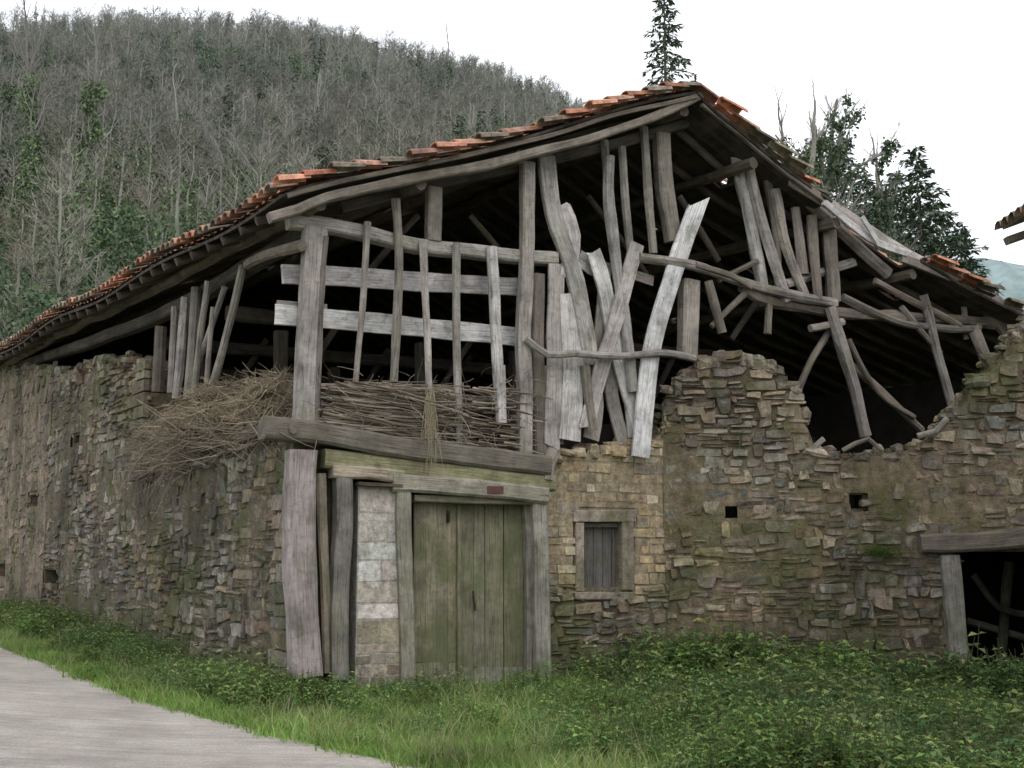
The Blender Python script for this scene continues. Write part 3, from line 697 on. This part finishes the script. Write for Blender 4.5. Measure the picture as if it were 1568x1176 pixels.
for i,(n,h,c,ll) in enumerate(G_):
    ch=weed_mesh(n,h,c,ll).obj('weed_clump',M_leaf); instancer('roadside_weeds',weeds[i],ch)
for i,(n,h,pal) in enumerate(((48,.11,[(.20,.34,.08),(.25,.37,.10),(.16,.28,.065)]),(32,.19,[(.23,.34,.11),(.29,.33,.13),(.18,.28,.07)]),(16,.28,[(.32,.29,.17),(.24,.3,.12)]))):
    ch=grass_mesh(n,h,pal).obj('grass_tuft',M_leaf); instancer('grass_verge',grass[i],ch)
mb=MB()
for (fn,x,y,r) in ((Rr,1355,845,.2),(Rr,1345,843,.18)):
    c=fn(x,y,.17)
    for i in range(500): leaf(mb,c+Vector((U(-r,r),U(-.1,.1),U(-.06,.05))),Vector((U(-1,1),U(-1,.2),U(-.4,1))),U(.02,.05),.012,pick([(.09,.15,.04),(.13,.18,.05)],.2))
for i in range(1500):
    s=U(1.0,6.5); p=fR(s,ztR(s)-.01,U(-.4,.08)); leaf(mb,p,Vector((U(-1,1),U(-1,1),U(0,1))),U(.02,.06),.015,pick([(.12,.14,.05),(.09,.11,.04)],.2))
for i in range(900):
    x=U(80,300); p=L(x,U(950,1010)-(300-x)*.1,.06); leaf(mb,p,Vector((U(-1,1),U(-1,.2),U(-1,1))),U(.02,.05),.02,pick([(.14,.16,.04),(.09,.12,.04)],.2))
mb.obj('wall_moss_and_grass',M_leaf)
mb=MB()
for i in range(40):
    s=U(0,4.5); p=fR(s,0,U(.1,.5)); boulder(mb,Vector((p.x,p.y,ground(p.x,p.y)+.02)),U(.06,.16),U(.05,.12),U(.03,.08),pick(SANDY,.3))
mb.obj('fallen_stones',M_stone,None)
# ------------------------------------------------------------------ hills
ridge_px=[(-500,120),(-200,100),(0,98),(100,72),(200,72),(330,72),(450,66),(560,92),(640,110),(740,130),(800,155),(860,190),(920,225),(980,270),(1040,340),(1120,450),(1200,560),(1440,640),(2200,700)]
RD_=250.
rid_xy=[]
for x,y in ridge_px:
    r=ray(x,y); rid_xy.append((r.x/r.y*RD_,r.z/r.y*RD_+EYE))
def hz(x,y):
    h=interp(rid_xy,x); s=(y-38)/(RD_-38)
    if s<0: return -1.5
    k=s**1.05 if s<1 else 1-.35*sm(1,2.2,s)
    return h*k+ (5*nz(x*.02,y*.02)+2*nz(x*.07,y*.07))*min(1,s*3)*(1 if s<.85 else .5) -1*(1-min(1,s*8))
mb=MB(); X_=[-420+6*i for i in range(141)]; Y_=[36+5*i for i in range(90)]; n=len(X_)
mb.add([(x,y,hz(x,y)) for y in Y_ for x in X_],[(j*n+i,j*n+i+1,(j+1)*n+i+1,(j+1)*n+i) for j in range(len(Y_)-1) for i in range(n-1)],(.15,.135,.105))
m,nt,b=mat('hazed_hill_soil'); p=pos(nt); f=noise_n(nt,p,.09,9,.75); c=ramp(nt,f,[(.38,(.06,.10,.04)),(.55,(.10,.13,.06)),(.7,(.16,.145,.09))])
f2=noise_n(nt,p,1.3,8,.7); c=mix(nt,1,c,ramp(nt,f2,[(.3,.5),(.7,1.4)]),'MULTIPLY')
c=mix(nt,maprange(nt,sepz(nt,p,1),40,300,.06,.38),c,(.26,.31,.30)); nt.links.new(c,b.inputs['Base Color']); mb.obj('wooded_hill',m,None,True)  # distance haze painted over the soil colour by world Y
mb=MB(); n=101; vs=[]
for j in range(12):
    for i in range(n):
        x=-200+i*9; y=560+j*25; h=interp([(100,60),(200,110),(250,165),(290,196),(350,190),(400,212),(640,240)],x)*math.sin(min(1,(j)/8)*math.pi/2)+6*nz(x*.02,y*.02)+5*nz(x*.08,y*.08)+4*nz(x*.3,y*.3)-6; vs.append((x,y,h))
mb.add(vs,[(j*n+i,j*n+i+1,(j+1)*n+i+1,(j+1)*n+i) for j in range(11) for i in range(n-1)],(.24,.31,.31)); mb.obj('distant_hill',simple('misty_hill',.05,.65,1.25),None,True)  # pale bluish colour has the distance haze painted in
def far_tree(kind):
    mb=MB(); c=[(.165,.155,.115),(.235,.22,.18),(.175,.145,.11)][kind]
    lean=Vector((U(-.1,.1),U(-.1,.1),1)); P=[lean*(k/5*.92)+Vector((U(-.015,.015),U(-.015,.015),0)) for k in range(6)]
    tube(mb,P,.017,.004,jit((.25,.25,.20)),4)
    for i in range(20):
        h=U(.35,.93); a=U(0,6.28); ln=U(.12,.34)*(1.15-h*.6); b=lean*h; d=Vector((math.cos(a),math.sin(a),U(.4,1.5))).normalized(); e=b+d*ln
        tube(mb,[b,b+d*ln*.5+Vector((0,0,-.01)),e],.0045,.0015,jit(c),3)
        for j in range(7):
            q=b.lerp(e,U(.25,1)); d2=(d+Vector((U(-1,1),U(-1,1),U(-.5,.8)))).normalized(); l2=U(.04,.12); s=d2.cross(Vector((U(-1,1),U(-1,1),U(-1,1)))).normalized()*.0028
            mb.add([q-s,q+s,q+d2*l2],[(0,1,2)],jit(c,.2))
            for k in range(3):
                q2=q+d2*l2*U(.3,1); d3=(d2+Vector((U(-1,1),U(-1,1),U(-.6,1)))).normalized(); s=d3.cross(Vector((U(-1,1),U(-1,1),U(-1,1)))).normalized()*.0022
                mb.add([q2-s,q2+s,q2+d3*U(.03,.07)],[(0,1,2)],jit((c[0]*1.03,c[1]*1.03,c[2]),.25))
    return mb
def blob_leaves(mb,c,r,n,ls,pal,hollow=.3):
    for _ in range(n):
        d=Vector((U(-1,1),U(-1,1),U(-1,1)))
        if d.length<.1: continue
        d=d.normalized()*(U(hollow,1)); k=1+.5*nz(d.x*2.5+c.x*3,d.y*2.5,d.z*2.5+c.z)
        p=c+Vector((d.x*r[0],d.y*r[1],d.z*r[2]))*k; a=Vector((U(-1,1),U(-1,1),U(-1,1))).normalized(); b=a.cross(Vector((U(-1,1),U(-1,1),U(-1,1)))).normalized(); l=ls*U(.5,1.2)
        mb.add([p-a*l*.5,p+b*l*.35,p+a*l*.5,p-b*l*.3],[(0,1,2,3)],pick(pal,.3))
def evergreen(pal):
    mb=MB(); tube(mb,[Vector((0,0,0)),Vector((.01,0,.5)),Vector((0,.01,.7))],.012,.004,(.15,.13,.1),4)
    for i in range(12):
        h=U(.12,.8); rr_=.34*(1-abs(h-.45)*1.2); a=U(0,6.28); blob_leaves(mb,Vector((math.cos(a)*rr_*R(),math.sin(a)*rr_*R(),h)),(U(.1,.22),U(.1,.22),U(.07,.15)),75,.048,pal)
    return mb
def ivy_far():
    mb=MB(); P=[Vector((.02*math.sin(k),.02*math.cos(k*1.7),k/6)) for k in range(7)]; tube(mb,P,.012,.003,(.25,.23,.2),4)
    for i in range(9): blob_leaves(mb,P[0].lerp(P[-1],.05+i*.085)+Vector((U(-.02,.02),0,0)),(.06,.06,.07),55,.032,[(.10,.15,.05),(.13,.18,.065),(.075,.115,.045)])
    for i in range(40):
        h=U(.5,1); a=U(0,6.28); b=Vector((0,0,h)); e=b+Vector((math.cos(a),math.sin(a),1.2))*U(.04,.13); tube(mb,[b,e],.003,.001,(.2,.18,.15),3)
    return mb
def conifer_mb(H,rad,nb,pal,ls,start=.12,card=1.,den=34,lw=.22):
    mb=MB(); tube(mb,[Vector((0,0,H*k/6)) for k in range(7)],H*.011,H*.001,(.14,.115,.09),6)
    for i in range(nb):
        k=start+(1-start)*(i/nb)**.9; h=H*k; a=i*2.4+U(-.3,.3); ln=rad*((1-k)**.75+.04)*U(.5,1.25); d=Vector((math.cos(a),math.sin(a),U(-.15,.3)))
        P=[Vector((0,0,h))+d*ln*t+Vector((0,0,-ln*.25*t*t+ln*.12*t**4)) for t in (0,.33,.66,1)]; tube(mb,P,H*.0022,H*.0006,(.12,.10,.08),3)
        for j in range(int(card*(4+ln/rad*den))):
            t=U(.12,1.03); q=P[0].lerp(P[3],t)+Vector((0,0,-ln*.1*t*(1-t)*2)); sd=Vector((-d.y,d.x,0))*U(-1,1)*ln*.28*(1.1-t)
            p=q+sd+Vector((0,0,U(-.07,.02)*ln)); dd=(d*.6+sd.normalized()*.6+Vector((U(-.4,.4),U(-.4,.4),U(-.9,.1)))).normalized(); w=dd.cross(Vector((U(-.5,.5),U(-.5,.5),1))).normalized(); l=ls*U(.5,1.2)
            mb.add([p,p+dd*l*.5+w*l*lw,p+dd*l,p+dd*l*.5-w*l*lw],[(0,1,2,3)],pick(pal,.3))
    return mb
forest=empty('hillside_forest')
PINE=[(.04,.07,.03),(.055,.095,.04),(.08,.12,.05)]
EV1=[(.05,.09,.035),(.07,.12,.045),(.10,.15,.055)]; EV2=[(.095,.14,.05),(.125,.17,.065),(.075,.11,.04)]; EV3=[(.13,.12,.07),(.16,.15,.09),(.10,.095,.055)]
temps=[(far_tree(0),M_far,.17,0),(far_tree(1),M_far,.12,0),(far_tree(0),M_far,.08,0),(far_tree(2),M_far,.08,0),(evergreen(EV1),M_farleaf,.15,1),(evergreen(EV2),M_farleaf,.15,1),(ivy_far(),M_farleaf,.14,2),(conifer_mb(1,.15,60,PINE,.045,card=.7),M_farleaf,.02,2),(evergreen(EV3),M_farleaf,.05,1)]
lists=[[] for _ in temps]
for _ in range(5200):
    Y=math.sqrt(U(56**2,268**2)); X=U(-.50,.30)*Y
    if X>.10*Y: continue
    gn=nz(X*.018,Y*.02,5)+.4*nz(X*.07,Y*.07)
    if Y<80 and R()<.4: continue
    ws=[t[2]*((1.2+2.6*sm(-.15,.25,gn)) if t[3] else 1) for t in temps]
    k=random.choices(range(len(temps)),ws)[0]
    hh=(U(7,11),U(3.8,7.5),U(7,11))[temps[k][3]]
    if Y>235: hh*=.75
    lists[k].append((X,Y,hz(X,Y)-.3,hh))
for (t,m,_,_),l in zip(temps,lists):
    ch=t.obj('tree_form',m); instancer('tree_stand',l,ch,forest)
def base(x,y): return Vector((x,y,max(hz(x,y),ground(x,y))-.2))
def at(px,Y,top):
    r=ray(px,top); x=r.x/r.y*Y; return base(x,Y), EYE+r.z/r.y*Y
def branchy(mb,p,d,ln,r,lv,col,leafpal=None,up=.15):
    P=[p.copy()]; dd=d.normalized(); n=5
    for i in range(n):
        dd=(dd+Vector((U(-.22,.22),U(-.22,.22),U(-.1,.2)+up*.3))).normalized(); P.append(P[-1]+dd*ln/n)
    tube(mb,P,r,r*.45,col,5 if lv>1 else 3)
    if leafpal and R()<.85: blob_leaves(mb,P[random.choice((1,2,3))],(ln*.2,ln*.2,ln*.28),80,.17,leafpal,.1)
    if lv<=0: return
    for k in range(random.randint(5,7)):
        i=random.randint(1,n); q=P[i]; d2=(dd+Vector((U(-1,1),U(-1,1),U(-.4,.7)))*.95).normalized(); branchy(mb,q,d2,ln*U(.38,.62),r*.48*(1-.08*i),lv-1,col,leafpal if lv>1 else None,up)
def place(mb,name,mats,loc):
    o=mb.obj(name,mats); o.location=loc; return o
IVY=[(.06,.09,.04),(.085,.125,.055),(.045,.07,.035)]
IVL=[(.11,.17,.055),(.14,.20,.07),(.08,.125,.045)]
def ivy_tree(px,Y,top,spread,ivy_frac=.7,n=1600,lv=3,pal=IVY,r0=.55,ls=.26,tk=.8):
    b,zt=at(px,Y,top); H=zt-b.z; mb=MB()
    P=[Vector((.35*math.sin(k*.9+px),.3*math.cos(k*1.3),H*tk*k/7)) for k in range(8)]; tube(mb,P,H*.014,H*.005,(.22,.2,.17),7)
    for i in range(11):
        k=U(.5,.98); q=P[int(k*7)]; a=U(0,6.28); branchy(mb,q,Vector((math.cos(a)*spread,math.sin(a)*spread,U(.5,1.4))),H*U(.10,.20),H*.005,lv-1,(.2,.18,.16),pal if spread>.5 else None)
    branchy(mb,P[-1],Vector((0,0,1)),H*(1-tk)*1.05,H*.005,lv-1,(.2,.18,.16))
    nb=16
    for i in range(nb):
        f=7*ivy_frac*i/nb; q=P[int(f)].lerp(P[min(7,int(f)+1)],f%1)+Vector((U(-.3,.3),U(-.2,.2),0)); rr_=r0*U(.5,1.35); blob_leaves(mb,q,(rr_,rr_,H*.05),n//nb,ls,pal,.3)
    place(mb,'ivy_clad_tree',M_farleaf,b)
ivy_tree(55,88,5,.35,.9,4200,2,IVL,.75,.3); ivy_tree(146,80,30,.35,.97,4400,2,IVL,.75,.3); ivy_tree(690,170,40,.35,.9,1500,2,IVL,.6,.4); ivy_tree(20,110,60,.35,.9,2600,2,IVL,.8,.35)
ivy_tree(1232,40,165,.8,1.,6500,3,IVY,.85,.19,.9); ivy_tree(1275,46,160,.8,1.,6500,3,IVY,.9,.2,.92); ivy_tree(1188,50,170,.4,.3,300,2,tk=.85); ivy_tree(1335,54,215,.8,1.,4600,3,IVY,.9,.22,.88)
CP=[(.055,.085,.05),(.075,.115,.06),(.105,.14,.075)]
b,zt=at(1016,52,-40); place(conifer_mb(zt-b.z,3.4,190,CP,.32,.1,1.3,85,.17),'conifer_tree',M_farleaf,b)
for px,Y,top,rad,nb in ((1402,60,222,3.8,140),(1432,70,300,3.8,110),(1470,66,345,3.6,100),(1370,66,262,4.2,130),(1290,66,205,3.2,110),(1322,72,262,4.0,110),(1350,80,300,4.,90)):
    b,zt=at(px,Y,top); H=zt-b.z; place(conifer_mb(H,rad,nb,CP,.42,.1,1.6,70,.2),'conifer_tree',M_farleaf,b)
for px,Y,top in ((290,120,70),(360,105,130),(600,140,80),(480,130,90),(220,95,140),(420,90,200)):
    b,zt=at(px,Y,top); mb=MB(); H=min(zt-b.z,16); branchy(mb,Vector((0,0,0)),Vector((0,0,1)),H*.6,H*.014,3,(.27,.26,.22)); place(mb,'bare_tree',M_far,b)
mb=MB()
for i in range(26):
    x=U(12,34); y=U(46,60); blob_leaves(mb,base(x,y)+Vector((0,0,U(1,6))),(2.2,2.2,2),200,.35,IVY,.2)
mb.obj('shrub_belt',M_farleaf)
# neighbouring house on the right (only its eave reaches into view)
hs=empty('neighbouring_house'); mb=MB()
r=ray(1536,352); ex=r.x/r.y*12.3; ez=EYE+r.z/r.y*12.3
x0=ex+.75
quadbox(mb,Vector((x0,5,-.5)),Vector((x0,11.6,-.5)),Vector((x0,11.6,ez)),Vector((x0,5,ez)),-.3,(.5,.47,.42))
quadbox(mb,Vector((x0,11.6,-.5)),Vector((x0+5,11.6,-.5)),Vector((x0+5,11.6,ez)),Vector((x0,11.6,ez)),-.3,(.5,.47,.42))
mb.obj('walls',M_plaster,hs)
mb=MB(); quadbox(mb,Vector((ex,4.5,ez)),Vector((ex,12.3,ez)),Vector((ex+3.5,12.3,ez+1.3)),Vector((ex+3.5,4.5,ez+1.3)),.1,(.16,.12,.09))
t=4.5
while t<12.3:
    beam(mb,[Vector((ex+.03,t,ez-.12)),Vector((ex+3,t,ez+1.0))],.08,.12,Vector((0,1,0)),W3); t+=.6
mb.obj('eave',M_wood,hs)
mb=MB(); t=4.6
while t<12.35:
    for a in range(9):
        vs=[]
        for aa,rad,up in ((a*.38-.08,.08,.03),(a*.38+.36,.07,.01)):
            for q in range(5):
                an=math.pi*q/4; vs.append(Vector((ex+aa,t+math.cos(an)*rad,ez+aa*.371+up+math.sin(an)*rad)))
        mb.add(vs,[(q,q+1,6+q,5+q) for q in range(4)],pick([(.2,.15,.12),(.26,.18,.13)],.2))
    t+=.17
mb.obj('roof_tiles',M_tile,hs)
# ------------------------------------------------------------------ light, sky, camera
SE=math.radians(48)
w=bpy.data.worlds.new('World'); scene.world=w; w.use_nodes=True; nt=w.node_tree; bg=nt.nodes['Background']
sk=nd(nt,'ShaderNodeTexSky',sky_type='NISHITA'); sk.sun_disc=False; sk.sun_elevation=SE; sk.dust_density=5
dirv=Vector((math.sin(math.radians(30))*math.cos(SE),-math.cos(math.radians(30))*math.cos(SE),math.sin(SE)))
sk.sun_rotation=math.atan2(dirv.x,dirv.y)
c=mix(nt,.85,sk.outputs[0],(11.6,11.8,12.3)); nt.links.new(c,bg.inputs[0]); bg.inputs[1].default_value=.142
sl=bpy.data.lights.new('sun','SUN'); sl.energy=.6; sl.angle=math.radians(30); sl.color=(1,.98,.95); so=bpy.data.objects.new('sun',sl); scene.collection.objects.link(so)
so.rotation_euler=(-dirv).to_track_quat('-Z','Y').to_euler()
cam=bpy.data.cameras.new('camera'); co=bpy.data.objects.new('camera',cam); scene.collection.objects.link(co); co.location=O; co.rotation_euler=(math.pi/2+PIT,0,0)
cam.sensor_width=36; cam.lens=36*FP/1568; cam.clip_end=3000; scene.camera=co
scene.view_settings.view_transform='Standard'; scene.view_settings.look='None'; scene.view_settings.exposure=0
